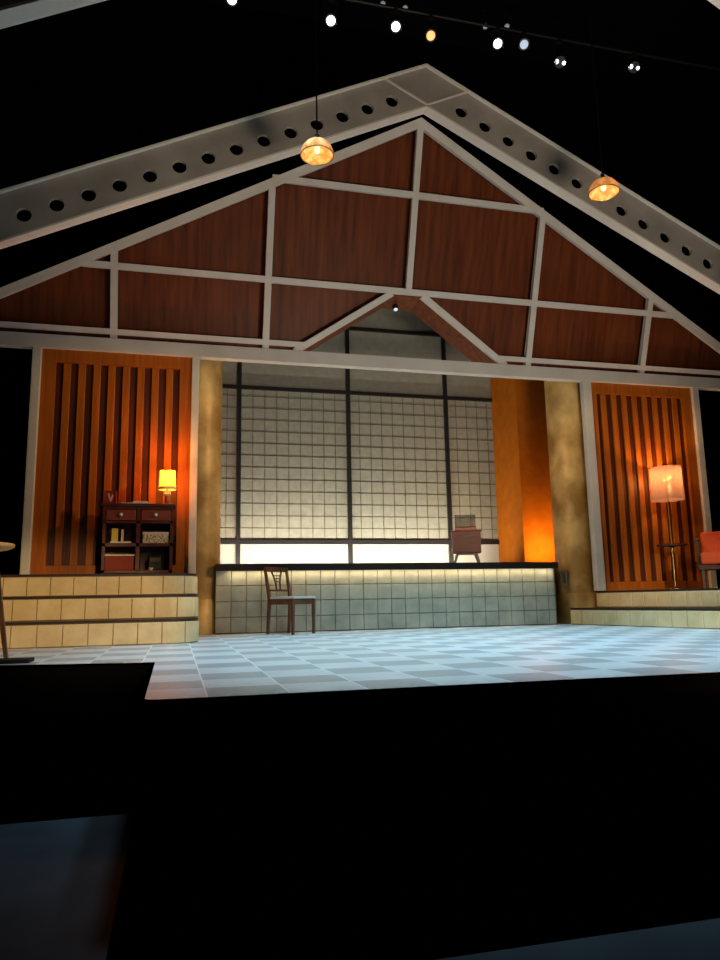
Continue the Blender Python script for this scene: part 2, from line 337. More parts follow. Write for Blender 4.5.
# ------------------------------------------------------------------ steps
def steps(name, label, levels, ox, oy):
    t = thing(name, label, 'steps', (ox, oy, 0))
    for path, back, z0, z1 in levels:
        path = rel(path, (ox, oy)); back = rel(back, (ox, oy))
        tile_strip(path, z0 + 0.004, z1 - 0.03, 0.232, 1).build('tile_riser', M['step_tile'], t)
        # body slightly behind the tiles, dark nosing above
        MB().prism(path + back, z0, z1 - 0.026).build('step_body', M['grout'], t)
        MB().prism(path + back, z1 - 0.026, z1).build('tread', M['dark_edge'], t)
    return t
xr = 0.235
lv = []
for y, z0, z1 in ((7.75, 0, 0.25), (8.10, 0.25, 0.50), (8.47, 0.50, 0.74)):
    path = [(-6.0, y)] + rounded((-6, y), (xr, y), (xr, 9.6), 0.28, 8) + [(xr, 9.62)]
    lv.append((path, [(-6.0, 9.62)], z0, z1))
steps('tiled_steps', 'three ivory tiled steps below the bookcase, left of the stage', lv, -1.0, 7.75)
lo = [(5.56, 9.62)] + rounded((5.56, 9.62), (6.02, 6.95), (9, 6.75), 0.3, 8) + [(11.0, 6.62)]
up = [(6.00, 9.62)] + rounded((6.00, 9.62), (6.44, 7.3), (9, 7.15), 0.3, 8) + [(11.0, 7.05)]
steps('tiled_steps', 'two low ivory tiled steps below the floor lamp, right of the stage',
      [(lo, [(11.0, 9.62)], 0, 0.235), (up, [(11.0, 9.62)], 0.235, 0.47)], 7.5, 8.5)

# ------------------------------------------------------------------ gold columns
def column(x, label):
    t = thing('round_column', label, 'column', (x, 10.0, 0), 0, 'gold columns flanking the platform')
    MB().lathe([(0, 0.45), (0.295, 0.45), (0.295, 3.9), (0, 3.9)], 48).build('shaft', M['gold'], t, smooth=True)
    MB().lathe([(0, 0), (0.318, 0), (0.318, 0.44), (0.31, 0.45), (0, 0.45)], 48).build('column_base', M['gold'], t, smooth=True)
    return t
column(0.275, 'gold round column with painted light patches, left of the raised platform, beside the tiled steps')
column(5.91, 'gold round column with painted light patches, right of the raised platform, beside the floor lamp panel')
sb = thing('outlet_box', 'small grey outlet box on the base of the right gold column', 'outlet', (5.595, 9.79, 0.56))
sb.rotation_euler = (0, 0, math.radians(-42))
MB().box(-0.045, 0.045, -0.045, 0.02, 0, 0.23).build('box_body', M['grey_box'], sb, 0.006)
MB().box(-0.026, 0.026, -0.05, -0.044, 0.03, 0.20).build('cover_plate', M['black_metal'], sb)

# ------------------------------------------------------------------ slatted wall panels
def slat_panel(x0, x1, g0, zb, gz, label):
    t = thing('slatted_panel', label, 'wall panel', ((x0 + x1) / 2, 9.58, zb), 0, 'slatted wood panels')
    cx = (x0 + x1) / 2; H = 3.66 - zb
    MB().box(x0 - cx, x1 - cx, 0.015, 0.04, 0, H).build('back_board', M['groove_wood'], t)
    mb = MB(); a = x0 - cx; b = x1 - cx; e = g0 - cx + 8 * 0.1816 + 0.083
    mb.box(a, g0 - cx, -0.04, 0.015, 0, H).box(e, b, -0.04, 0.015, 0, H).box(g0 - cx, e, -0.04, 0.015, 3.475 - zb, H).box(g0 - cx, e, -0.04, 0.015, 0, gz - zb)
    mb.build('border_frame', M['slat_wood'], t)
    for i in range(8):
        s0 = g0 - cx + i * 0.1816 + 0.083
        MB().box(s0 + 0.004, s0 + 0.0946, -0.015, 0.015, gz - zb, 3.475 - zb).build('slat', M['slat_wood'], t, 0.006)
slat_panel(-1.713, 0.138, -1.547, 0.74, 0.885, 'orange brown slatted wood panel behind the bookcase')
slat_panel(6.087, 7.883, 6.19, 0.47, 0.60, 'orange brown slatted wood panel behind the floor lamp')

# ------------------------------------------------------------------ white frame
def post(x0, x1, zb, label):
    tag(MB().box(-(x1 - x0) / 2, (x1 - x0) / 2, -0.06, 0.05, 0, 3.64 - zb).build('frame_post', M['white_frame'], bevel=0.012, loc=((x0 + x1) / 2, 9.55, zb)), label, 'post', 'pale frame posts')
post(-1.825, -1.715, 0.74, 'pale grey post at the outer edge of the bookcase panel')
post(0.140, 0.238, 0.74, 'pale grey post between the bookcase panel and left gold column')
post(5.945, 6.085, 0.47, 'pale grey post between the right gold column and floor lamp panel')
post(7.885, 8.0, 0.47, 'pale grey post at the outer edge of the floor lamp panel, behind the armchair')
tag(MB().box(-7.4, 7.4, -0.07, 0.05, 0, 0.175).build('cross_beam', M['white_frame'], loc=(3.1, 9.55, 3.64)), 'long pale grey beam across the posts under the gable truss', 'beam')

# ------------------------------------------------------------------ leaning roof truss and its wood panels
LEAN = math.atan(0.355); SC = math.sqrt(1 + 0.355 ** 2); Z0 = 3.75
def S(z): return (z - Z0) * SC
tr = thing('roof_truss', 'pale grey gable truss in front of the red brown roof panels', 'truss', (3.1, 9.55, Z0 + 0.06), 0, None, LEAN)
off = S(Z0 + 0.06)
def L(x, z, y=0): return (x - 3.1, y, S(z) - off)
TW, TD = 0.086, 0.08
def tbar(name, a, b, wd=TW, dp=TD): return MB().bar(L(*a), L(*b), wd, dp).build(name, M['white_frame'], tr)
APZ = 6.88; PT = 0.48
hw = 0.05
def raf(x): return APZ - hw - PT * abs(x - 3.1)
for sgn in (-1, 1):
    xa = 3.1 + sgn * 6.4
    MB().poly_solid([(p[0], -TD / 2, p[2]) for p in (L(3.1, APZ), L(3.1, APZ - 0.118), L(xa, APZ - 0.118 - PT * 6.4), L(xa, APZ - PT * 6.4))], (0, TD, 0)).build('rafter', M['white_frame'], tr)
for x, z0 in ((-0.86, Z0 + 0.06), (1.117, Z0 + 0.06), (3.1, 4.70), (5.05, Z0 + 0.06), (7.0, Z0 + 0.06)):
    tbar('upright', (x, z0), (x, raf(x) - 0.05), 0.088, TD - 0.006)
tbar('rail', (1.117, 5.93), (5.05, 5.93), 0.085, TD - 0.012)
tbar('rail', (-1.25, 4.70), (7.45, 4.70), 0.085, TD - 0.012)
tbar('rail', (-3.0, 3.915), (1.66, 3.915), 0.075, TD - 0.012)
tbar('rail', (4.54, 3.915), (9.2, 3.915), 0.075, TD - 0.012)
tbar('strut', (1.52, 3.82), (2.86, 4.665), 0.088, TD - 0.003)
tbar('strut', (3.31, 4.665), (4.69, 3.82), 0.088, TD - 0.003)

gw = thing('gable_wall', 'red brown veneer roof panels behind the pale gable truss, with a pointed opening', 'gable panels', (3.1, 9.55, Z0 + 0.06), 0, None, LEAN)
def clip(poly, a, b, c):   # keep a*x+b*z<=c
    out = []
    for i in range(len(poly)):
        p, q = poly[i], poly[(i + 1) % len(poly)]; dp = a * p[0] + b * p[1] - c; dq = a * q[0] + b * q[1] - c
        if dp <= 0: out.append(p)
        if dp * dq < 0: t = dp / (dp - dq); out.append((p[0] + t * (q[0] - p[0]), p[1] + t * (q[1] - p[1])))
    return out
vx = [-3.4, -0.86, 1.117, 3.1, 5.05, 7.0, 9.6]; hz = [Z0 + 0.07, 3.915, 4.70, 5.93, 6.9]
for i in range(6):
    for j in range(4):
        pl = [(vx[i], hz[j]), (vx[i + 1], hz[j]), (vx[i + 1], hz[j + 1]), (vx[i], hz[j + 1])]
        pl = clip(pl, -PT, 1, APZ - 0.03 - PT * 3.1); pl = clip(pl, PT, 1, APZ - 0.03 + PT * 3.1) if len(pl) > 2 else pl
        if len(pl) > 2 and j < 2 and i in (1, 2, 3, 4):
            k = 0.845 / 1.34
            if i < 3: pl = clip(pl, k, -1, k * 1.52 - 3.80)     # above the left strut
            else: pl = clip(pl, -k, -1, -k * 4.67 - 3.80)
        if len(pl) < 3: continue
        ar = abs(sum(pl[a][0] * pl[(a + 1) % len(pl)][1] - pl[(a + 1) % len(pl)][0] * pl[a][1] for a in range(len(pl)))) / 2
        if ar < 0.01: continue
        MB().poly_solid([L(x, z, 0.14) for x, z in pl], (0, 0.03, 0)).build('panel', M['gable_wood'], gw)
back = Vector((0, math.cos(LEAN), -math.sin(LEAN)))
for a, b, nrm in (((1.52, 3.80), (2.86, 4.645), (-0.5, 0.8)), ((2.86, 4.645), (3.31, 4.645), (0, 1)), ((3.31, 4.645), (4.69, 3.80), (0.5, 0.8))):
    n2 = Vector((nrm[0], 0, nrm[1])).normalized() * 0.02
    A, B = Vector(L(*a)), Vector(L(*b)); o2 = Vector((0, 0.05, 0))
    MB().poly_solid([A + o2, B + o2, B + o2 + n2, A + o2 + n2], back * 0.48).build('opening_lining', M['gable_wood'], gw)
sp = thing('small_spotlight', 'small round spotlight under the peak of the pointed roof opening', 'stage light', (3.0, 9.52, 4.55))
MB().lathe([(0, 0), (0.035, 0.0), (0.045, 0.07), (0.03, 0.09), (0, 0.09)], 16, (0, 0, 0), (0, 0.5, 1)).build('lamp_body', M['black_metal'], sp, smooth=True)
MB().lathe([(0, -0.004), (0.03, -0.004), (0.03, 0.002), (0, 0.002)], 16, (0, 0, 0), (0, 0.5, 1)).build('lens', M['lens_dim'], sp)

# ------------------------------------------------------------------ perforated gable girders
def girder(label, y, zlow, pitch, cells, hv=0.56, flange=0.155):
    t = thing('perforated_girder', label, 'girder', (3.1, y, zlow), 0, 'perforated gable girders')
    p = math.atan(pitch); hp = hv * math.cos(p); CW = 0.3735; th = 0.045; hc = 0.195; hr = 0.083; r0 = 0.26; dk = hv / 2 / pitch; rk = dk * math.cos(p) - hv / 2 * math.sin(p)
    for sgn in (-1, 1):
        e = Vector((sgn * math.cos(p), 0, -math.sin(p))); n = Vector((sgn * math.sin(p), 0, math.cos(p)))
        mb = MB(); bm = mb.bm
        def quad(a, b, c, d): bm.faces.new([bm.verts.new(v) for v in (a, b, c, d)])
        def P(r, h, d): return e * r + n * h + Vector((0, d, 0))
        N = 32
        for c in range(cells):
            ra = r0 + c * CW; cx = ra + CW / 2; outer = []
            angs = [2 * PI * k / N for k in range(N)]
            po = [(ra if c else 0, 0), (ra + CW, 0), (ra + CW, hp), (ra if c else rk, hp)]
            def edge(a):
                dx, dy = math.cos(a), math.sin(a); best = None
                for (x1, y1), (x2, y2) in zip(po, po[1:] + po[:1]):
                    ex, ey = x2 - x1, y2 - y1; den = dx * ey - dy * ex
                    if abs(den) < 1e-9: continue
                    tt = ((x1 - cx) * ey - (y1 - hc) * ex) / den; u = ((x1 - cx) * dy - (y1 - hc) * dx) / den
                    if tt > 0 and -1e-6 <= u <= 1 + 1e-6 and (best is None or tt < best): best = tt
                return (cx + dx * best, hc + dy * best)
            angs += [math.atan2(y - hc, x - cx) for x, y in po]
            angs = sorted(set(round(a % (2 * PI), 6) for a in angs)); K = len(angs)
            for k in range(K):
                a, b = angs[k], angs[(k + 1) % K]
                ia = (cx + hr * math.cos(a), hc + hr * math.sin(a)); ib = (cx + hr * math.cos(b), hc + hr * math.sin(b)); oa, ob = edge(a), edge(b)
                for d in (0, th): quad(P(*ia, d), P(*ib, d), P(*ob, d), P(*oa, d))
                quad(P(*ia, 0), P(*ib, 0), P(*ib, th), P(*ia, th))
        bmesh.ops.remove_doubles(bm, verts=bm.verts[:], dist=1e-4)
        mb.build('web', M['girder_paint'], t)
        Lr = r0 + cells * CW
        MB().poly_solid([P(-0.02, -0.025, -0.005), P(Lr, -0.025, -0.005), P(Lr, 0, -0.005), P(0, 0, -0.005)], (0, flange, 0)).build('lower_flange', M['flange_paint'], t)
        MB().poly_solid([P(rk, hp, -0.05), P(Lr, hp, -0.05), P(Lr, hp + 0.02, -0.05), P(rk, hp + 0.02, -0.05)], (0, flange, 0)).build('upper_flange', M['flange_paint'], t)
    nl = Vector((-dk, 0, hv / 2)); nr = Vector((dk, 0, hv / 2)); top = Vector((0, 0, hv))
    MB().poly_solid([Vector((0, -0.001, 0)), nr + Vector((0, -0.001, 0)), top + Vector((0, -0.001, 0)), nl + Vector((0, -0.001, 0))], (0, th + 0.002, 0)).build('ridge_plate', M['girder_paint'], t)
    for q, v in ((nl, nl.normalized()), (nr, nr.normalized())):
        MB().bar(Vector((0, -0.008, 0)), q + Vector((0, -0.008, 0)), 0.022, 0.02).build('joint_strip', M['flange_paint'], t)
    for a in (nl, nr):
        MB().bar(a + Vector((0, flange / 2 - 0.05, 0.012)), top + Vector((0, flange / 2 - 0.05, 0.012)), 0.022, flange).build('ridge_cap', M['flange_paint'], t)
    return t
girder('grey perforated gable girder with round holes, above the truss behind the hanging lamps', 8.2, 6.89, 0.49, 17)
girder('nearest pale gable girder, only its ends showing in the top corners', 4.85, 6.83, 0.54, 17)

# ------------------------------------------------------------------ hanging lamps
def pendant(x, z, label):
    t = thing('pendant_lamp', label, 'lamp', (x, 7.0, z), 0, 'pendant lamps under the girder')
    prof = [(0.178, 0), (0.176, 0.035), (0.160, 0.085), (0.125, 0.130), (0.080, 0.158), (0.03, 0.168)]
    MB().lathe(prof + [(0.03, 0.160), (0.076, 0.150), (0.118, 0.123), (0.152, 0.080), (0.168, 0.035), (0.170, 0)], 40).build('glass_shade', M['amber_glass'], t, smooth=True)
    mb = MB()
    for k in range(40):
        a, b = 2 * PI * k / 40, 2 * PI * (k + 1) / 40
        mb.cyl((0.175 * math.cos(a), 0.175 * math.sin(a), 0), (0.175 * math.cos(b), 0.175 * math.sin(b), 0), 0.007, 6)
    mb.build('rim', M['brass'], t)
    MB().lathe([(0, 0.16), (0.028, 0.16), (0.03, 0.20), (0.018, 0.225), (0.026, 0.235), (0.01, 0.26), (0, 0.26)], 20).build('socket', M['black_metal'], t, smooth=True)
    MB().lathe([(0, 0.03), (0.022, 0.04), (0.032, 0.065), (0.026, 0.095), (0.014, 0.12), (0.014, 0.16), (0, 0.16)], 20).build('bulb', M['bulb'], t, smooth=True)
    MB().cyl((0, 0, 0.25), (0, 0, 11.995 - z), 0.009, 8).build('cord', M['velour'], t)
    l = bpy.data.lights.new('pendant_glow', 'POINT'); l.energy = 1.5; l.color = (1.0, 0.64, 0.28); l.shadow_soft_size = 0.035
    o = bpy.data.objects.new('pendant_glow', l); C.objects.link(o); o.parent = t; o.location = (0, 0, 0.01)
pendant(1.37, 5.13, 'lit amber glass pendant lamp hanging left of the ridge on a dark cord')
pendant(4.845, 5.14, 'lit amber glass pendant lamp hanging right of the ridge')

# ------------------------------------------------------------------ lighting rig
RY = 9.3; k = RY / 7.2
pipe_z = 9.33
pp = MB().cyl((-7.5, 0, 0), (7.5, 0, 0), 0.025, 12)
pp.build('rig_pipe', M['black_metal'], loc=(3.6, RY, pipe_z), smooth=True)
tag(bpy.data.objects['rig_pipe'], 'long black pipe carrying the row of stage lights near the ceiling', 'pipe')
for x in (-6, -2, 2, 6): MB().cyl((x, 0, 0.02), (x, 0, 11.995 - pipe_z), 0.006, 6).build('suspension_wire', M['velour'], bpy.data.objects['rig_pipe'])
def stage_light(x, z, lens, aim, label, grp='stage lights on the pipe', r=0.074, n=1):
    t = thing('stage_light', label, 'stage light', (x, RY, z), 0, grp)
    a = Vector(aim).normalized()
    MB().lathe([(0, -0.02), (r * 1.2, -0.02), (r * 1.2, 0.05), (r * 1.05, 0.07), (r * 1.05, 0.22), (r * 0.75, 0.34), (0, 0.34)], 20, -a * 0.05, -a).build('lamp_body', M['black_metal'], t, smooth=True)
    for q in range(n):
        rr = r if n == 1 else r * 0.5; sx = 0 if n == 1 else (q - 0.5) * 0.13
        MB().lathe([(0, 0), (rr * 0.9, 0), (rr * 0.6, 0.02), (0, 0.03)], 20, a * -0.025 + Vector((sx, 0, 0)), a).build('lens', lens, t, smooth=True)
    top = pipe_z - z; rw = r * 1.25
    MB().bar((-rw, 0, -0.05), (-rw, 0, top - 0.08), 0.02, 0.008).bar((rw, 0, -0.05), (rw, 0, top - 0.08), 0.02, 0.008).bar((-rw - 0.01, 0, top - 0.08), (rw + 0.01, 0, top - 0.08), 0.02, 0.012).build('yoke', M['black_metal'], t)
    MB().box(-0.03, 0.03, -0.035, 0.035, top - 0.08, top - 0.026).build('clamp', M['black_metal'], t)
rig = [(0.461, 7.03, 'lens_white', 'white lit stage light at the left end of the row, cut by the picture top', 1),
       (1.587, 6.986, 'lens_white', 'white lit stage light above the left pendant lamp', 1),
       (2.37, 7.062, 'lens_white', 'bright white stage light just left of the amber one', 1),
       (2.805, 7.026, 'lens_amber', 'amber stage light near the ridge of the gable', 1),
       (3.674, 7.083, 'lens_white', 'bright white stage light first to the right of the amber one', 1),
       (4.03, 7.14, 'lens_dim', 'dim bluish stage light second to the right of the amber one', 1),
       (4.515, 6.98, 'lens_white', 'twin lens stage light third to the right of the amber one', 2),
       (5.58, 7.10, 'lens_white', 'twin lens stage light at the right end of the row', 2)]
for x, z, ln, lb, n in rig:
    X = x * k; Zz = 0.4 + (z - 0.4) * k
    stage_light(X, Zz, M[ln], (-X * 0.3, -RY * 0.6, -Zz * 0.75), lb, n=n)

RY = 10.8; pipe_z = 11.15
up_pipe = tag(MB().cyl((-4, 0, 0), (4, 0, 0), 0.025, 12).build('rig_pipe', M['velour'], loc=(4.6, RY, pipe_z), smooth=True), 'short upper black pipe with four dim stage lights, above the row of bright ones', 'pipe')
for x in (-3, 3): MB().cyl((x, 0, 0.02), (x, 0, 11.995 - pipe_z), 0.006, 6).build('suspension_wire', M['velour'], up_pipe)
for x, z, lb in ((3.326, 10.80, 'dim stage light at the left end of the upper pipe'), (3.74, 10.80, 'dim stage light second from the left on the upper pipe'),
                 (5.28, 10.74, 'dim stage light third from the left on the upper pipe'), (5.715, 10.82, 'dim stage light at the right end of the upper pipe')):
    stage_light(x, z, M['lens_faint'], (-x * 0.3, -RY * 0.6, -z * 0.75), lb, 'dim stage lights on the upper pipe', 0.05)

# ------------------------------------------------------------------ bookcase and what stands on it
PZ = 0.74
bc = thing('bookcase', 'dark mahogany bookcase with two drawers and four open shelves, before the left slatted panel', 'bookcase', (-0.455, 9.23, PZ))
W2 = 0.405; D2 = 0.17; ZT = 0.86
f = MB()
f.box(-W2, -W2 + 0.035, -D2, D2, 0, ZT - 0.03).box(W2 - 0.035, W2, -D2, D2, 0, ZT - 0.03)
f.box(-0.022, 0.022, -D2, D2, 0.05, ZT - 0.03)
f.box(-W2, W2, -D2, D2, 0.03, 0.062).box(-W2, W2, -D2, D2, 0.345, 0.385).box(-W2, W2, -D2, D2, 0.625, 0.65).box(-W2, W2, -D2 + 0.005, D2, 0.79, 0.83)
f.build('carcass', M['mahogany'], bc)
MB().box(-W2 - 0.028, W2 + 0.028, -D2 - 0.025, D2 + 0.01, 0.83, ZT).build('bookcase_top', M['mahogany'], bc, 0.006)
MB().box(-W2, W2, D2 - 0.012, D2, 0.03, 0.83).build('back_panel', M['mahogany'], bc)
for sx in (-1, 1):
    dr = MB().box(sx * 0.2 - 0.168, sx * 0.2 + 0.168, -D2 - 0.008, -D2 + 0.2, 0.657, 0.783).build('drawer', M['drawer_red'], bc, 0.004)
    MB().lathe([(0, 0), (0.009, 0), (0.009, 0.012), (0.02, 0.02), (0.021, 0.03), (0.012, 0.038), (0, 0.04)], 16, (sx * 0.2, -D2 - 0.008, 0.722), (0, -1, 0)).build('knob', M['white'], dr, smooth=True)
BF = 9.06; BT = PZ + ZT
S1, S2 = PZ + 0.385, PZ + 0.062
def book(name, x, y, z, sx, sy, sz, cover, label, grp, rz=0):
    t = thing(name, label, 'book', (x, y, z), rz, grp)
    MB().box(-sx / 2, sx / 2, -sy / 2, sy / 2, 0, sz).build('cover', cover, t, 0.003)
    if sz > sx:   # standing: page edges on top
        MB().box(-sx / 2 + 0.003, sx / 2 - 0.003, -sy / 2 + 0.004, sy / 2 - 0.004, sz, sz + 0.002).build('pages', M['white'], t)
    else:
        MB().box(-sx / 2 + 0.004, sx / 2 + 0.001, -sy / 2 - 0.001, sy / 2 - 0.004, 0.004, sz - 0.004).build('pages', M['white'], t)
book('book', -0.655, 9.16, S1 + 0.032, 0.235, 0.15, 0.022, M['pale'], 'cream book lying flat, carrying two upright books on the upper left shelf', 'books on the upper left shelf')
bpy.data.objects['book'].location.z = S1
book('book', -0.725, 9.17, S1 + 0.022, 0.07, 0.12, 0.155, M['yellow'], 'thick yellow book standing on the upper left shelf', 'books on the upper left shelf')
book('book', -0.64, 9.17, S1 + 0.022, 0.024, 0.12, 0.145, M['pink_paper'], 'thin pale book standing right of the thick yellow book', 'books on the upper left shelf')
bx = thing('patterned_box', 'long patterned cardboard box with a pale lid on the upper right shelf', 'box', (-0.25, 9.17, S1))
MB().box(-0.15, 0.15, -0.09, 0.09, 0, 0.105).build('box_body', M['patterned'], bx)
MB().box(-0.155, 0.155, -0.095, 0.095, 0.105, 0.135).build('lid', M['pink_paper'], bx, 0.003)
bk = thing('storage_basket', 'dark red storage basket with a pale rim on the lower left shelf', 'basket', (-0.66, 9.17, S2))
MB().prism([(-0.165, -0.1), (0.165, -0.1), (0.165, 0.1), (-0.165, 0.1)], 0, 0.17).build('basket_body', M['red_wicker'], bk, 0.01)
MB().box(-0.172, 0.172, -0.106, 0.106, 0.17, 0.188).build('rim', M['pale'], bk, 0.004)
rd = thing('dark_case', 'dark blue black case with a handle on the lower right shelf', 'case', (-0.255, 9.2, S2))
MB().box(-0.075, 0.07, -0.07, 0.07, 0, 0.175).build('case_body', M['navy'], rd, 0.012)
MB().box(-0.055, 0.055, -0.076, -0.069, 0.105, 0.15).build('front_panel', M['grey_box'], rd)
MB().tube([(-0.05, 0, 0.17), (-0.04, 0, 0.2), (0.04, 0, 0.2), (0.05, 0, 0.17)], 0.006).build('handle', M['black_metal'], rd)
cu = thing('small_dish', 'small white dish in front of the dark case', 'dish', (-0.30, 9.095, S2))
MB().lathe([(0, 0), (0.018, 0), (0.032, 0.022), (0.034, 0.03), (0.03, 0.03), (0.018, 0.008), (0, 0.008)], 20).build('bowl', M['white'], cu, smooth=True)
# top of the bookcase
pf = thing('picture_frame', 'small red framed picture standing on the left end of the bookcase', 'picture frame', (-0.79, 9.16, BT), math.radians(-6), None)
MB().box(-0.065, 0.065, -0.012, 0.004, 0, 0.155).build('backing', M['red'], pf)
MB().box(-0.072, -0.055, -0.022, 0.006, 0, 0.165).box(0.055, 0.072, -0.022, 0.006, 0, 0.165).box(-0.055, 0.055, -0.022, 0.006, 0, 0.017).box(-0.055, 0.055, -0.022, 0.006, 0.148, 0.165).build('frame', M['drawer_red'], pf)
MB().poly_solid([(-0.035, -0.0135, 0.13), (-0.02, -0.0135, 0.135), (0.002, -0.0135, 0.075), (0.022, -0.0135, 0.12), (0.034, -0.0135, 0.11), (0.01, -0.0135, 0.03), (-0.006, -0.0135, 0.03)], (0, 0.002, 0)).build('pale_figure', M['pink_paper'], pf)
MB().poly_solid([(-0.01, 0.004, 0.12), (0.01, 0.004, 0.12), (0.015, 0.07, 0.001), (-0.015, 0.07, 0.001)], (0, 0.004, 0)).build('stand', M['drawer_red'], pf)
book('magazine', -0.60, 9.13, BT, 0.13, 0.17, 0.010, M['pink_paper'], 'thin pale magazine lying on the bookcase top beside the red frame', 'reading on the bookcase top')
book('book', -0.435, 9.14, BT, 0.20, 0.15, 0.018, M['pink_paper'], 'pale pink book lying at the bottom of the pair on the bookcase top', 'reading on the bookcase top')
book('book', -0.44, 9.14, BT + 0.018, 0.17, 0.13, 0.016, M['white'], 'whitish book lying on the pale pink book on the bookcase top', 'reading on the bookcase top')
tl = thing('table_lamp', 'lit table lamp with a pleated yellow shade on the right end of the bookcase', 'lamp', (-0.13, 9.2, BT))
MB().lathe([(0, 0), (0.055, 0), (0.055, 0.012), (0.03, 0.02), (0, 0.02)], 28).build('lamp_foot', M['ceramic'], tl, smooth=True)
MB().lathe([(0, 0.02), (0.028, 0.02), (0.034, 0.05), (0.033, 0.09), (0.024, 0.112), (0, 0.112)], 28).build('lamp_base', M['ceramic_red'], tl, smooth=True)
MB().lathe([(0, 0.112), (0.022, 0.112), (0.04, 0.128), (0.05, 0.135), (0.034, 0.165), (0.016, 0.18), (0.01, 0.215), (0, 0.215)], 28).build('lamp_neck', M['ceramic'], tl, smooth=True)
n = 96; mb = MB(); r0, r1 = [], []
for q in range(n):
    a = 2 * PI * q / n; rr = 0.004 * (1 if q % 2 else -1)
    r0.append(mb.bm.verts.new(((0.100 + rr) * math.cos(a), (0.100 + rr) * math.sin(a), 0.20))); r1.append(mb.bm.verts.new(((0.088 + rr) * math.cos(a), (0.088 + rr) * math.sin(a), 0.435)))
for q in range(n): mb.bm.faces.new((r0[q], r0[(q + 1) % n], r1[(q + 1) % n], r1[q]))
sh = mb.build('lamp_shade', M['yellow_shade'], tl)
MB().lathe([(0.104, 0.196), (0.108, 0.196), (0.107, 0.222), (0.103, 0.222), (0.104, 0.196)], 48).build('shade_trim', M['pale'], sh, smooth=True)
MB().lathe([(0, 0.215), (0.012, 0.22), (0.026, 0.26), (0.03, 0.285), (0.02, 0.31), (0, 0.32)], 20).build('bulb', M['bulb'], tl, smooth=True)
def glow(name, parent, z, e, col, r=0.03):
    l = bpy.data.lights.new(name, 'POINT'); l.energy = e; l.color = col; l.shadow_soft_size = r
    o = bpy.data.objects.new(name, l); C.objects.link(o); o.parent = parent; o.location = (0, 0, z)
glow('table_lamp_glow', tl, 0.365, 46, (1.0, 0.34, 0.05))

# ------------------------------------------------------------------ dining chair
ch = thing('dining_chair', 'brown wooden dining chair with cream seat standing alone before the tiled platform', 'chair', (1.425, 9.25, 0), math.radians(38.5))
# local: +y... back at -x side rotated below; forward is -y after rotation
hw_, hd = 0.192, 0.20
def leg(x, y, fx, fy, h=0.43, w0=0.028, w1=0.038): return MB().taper((fx, fy, 0), (x, y, h), w0, w1)
for sx in (-1, 1): leg(sx * hw_, -hd, sx * hw_, -hd).build('leg', M['chair_wood'], ch)
for sx in (-1, 1): leg(sx * hw_, hd, sx * (hw_), hd + 0.03).build('leg', M['chair_wood'], ch)
MB().box(-hw_, hw_, -hd - 0.012, -hd + 0.012, 0.365, 0.435).box(-hw_, hw_, hd - 0.012, hd + 0.012, 0.365, 0.435).box(-hw_ - 0.012, -hw_ + 0.012, -hd, hd, 0.365, 0.435).box(hw_ - 0.012, hw_ + 0.012, -hd, hd, 0.365, 0.435).build('apron', M['chair_wood'], ch)
MB().prism([(-hw_ - 0.022, -hd - 0.025), (hw_ + 0.022, -hd - 0.025), (hw_ + 0.015, hd - 0.02), (-hw_ - 0.015, hd - 0.02)], 0.435, 0.465).build('seat', M['cushion'], ch, 0.008)
bt = 0.845; lean = 0.075
for sx in (-1, 1): MB().taper((sx * hw_, hd, 0.43), (sx * (hw_ + 0.005), hd + lean, bt - 0.03), 0.036, 0.028).build('back_post', M['chair_wood'], ch)
MB().bar((-hw_ - 0.022, hd + lean, bt - 0.032), (hw_ + 0.022, hd + lean, bt - 0.032), 0.022, 0.062, (0, 0, 1)).build('crest_rail', M['chair_wood'], ch, 0.006)
MB().bar((-hw_, hd + 0.025, 0.545), (hw_, hd + 0.025, 0.545), 0.018, 0.024, (0, 0, 1)).build('lower_rail', M['chair_wood'], ch)
mb = MB()
for sx in (-1, 1):
    pts = [(sx * 0.092, 0.79), (sx * 0.062, 0.72), (sx * 0.042, 0.65), (sx * 0.032, 0.545)]
    for (xa, za), (xb, zb) in zip(pts, pts[1:]):
        ya = hd + 0.025 + (za - 0.545) / 0.26 * 0.045; yb = hd + 0.025 + (zb - 0.545) / 0.26 * 0.045
        mb.bar((xa, ya, za + 0.003), (xb, yb, zb - 0.003), 0.022, 0.012)
for zz, ww in ((0.735, 0.062), (0.70, 0.052), (0.66, 0.042)):
    mb.bar((-ww, hd + 0.025 + (zz - 0.545) / 0.26 * 0.045, zz), (ww, hd + 0.025 + (zz - 0.545) / 0.26 * 0.045, zz), 0.012, 0.012, (0, 0, 1))
mb.build('splat', M['chair_wood'], ch)

# ------------------------------------------------------------------ console with record player
co = thing('side_cabinet', 'small reddish walnut side cabinet with ribbed front on angled legs, on the raised platform', 'cabinet', (4.41, 10.66, DZ), math.radians(-20))
MB().box(-0.222, 0.222, -0.17, 0.17, 0.20, 0.525).build('cabinet_body', M['walnut'], co)
MB().box(-0.235, 0.235, -0.185, 0.18, 0.525, 0.545).build('cabinet_top', M['walnut'], co, 0.004)
mb = MB()
for q in range(9): mb.box(-0.212, 0.212, -0.182, -0.17, 0.212 + q * 0.0345, 0.212 + q * 0.0345 + 0.029)
mb.build('ribbed_front', M['walnut'], co)
MB().box(-0.158, 0.158, -0.13, 0.13, 0.175, 0.20).build('leg_frame', M['arm_wood'], co)
for sx in (-1, 1):
    for sy in (-1, 1): MB().taper((sx * 0.20, sy * 0.13, 0), (sx * 0.145, sy * 0.11, 0.18), 0.028, 0.048).build('leg', M['arm_wood'], co)
rpl = thing('record_player', 'orange record player with an open clear lid on the side cabinet', 'record player', (4.415, 10.66, DZ + 0.545), math.radians(-20))
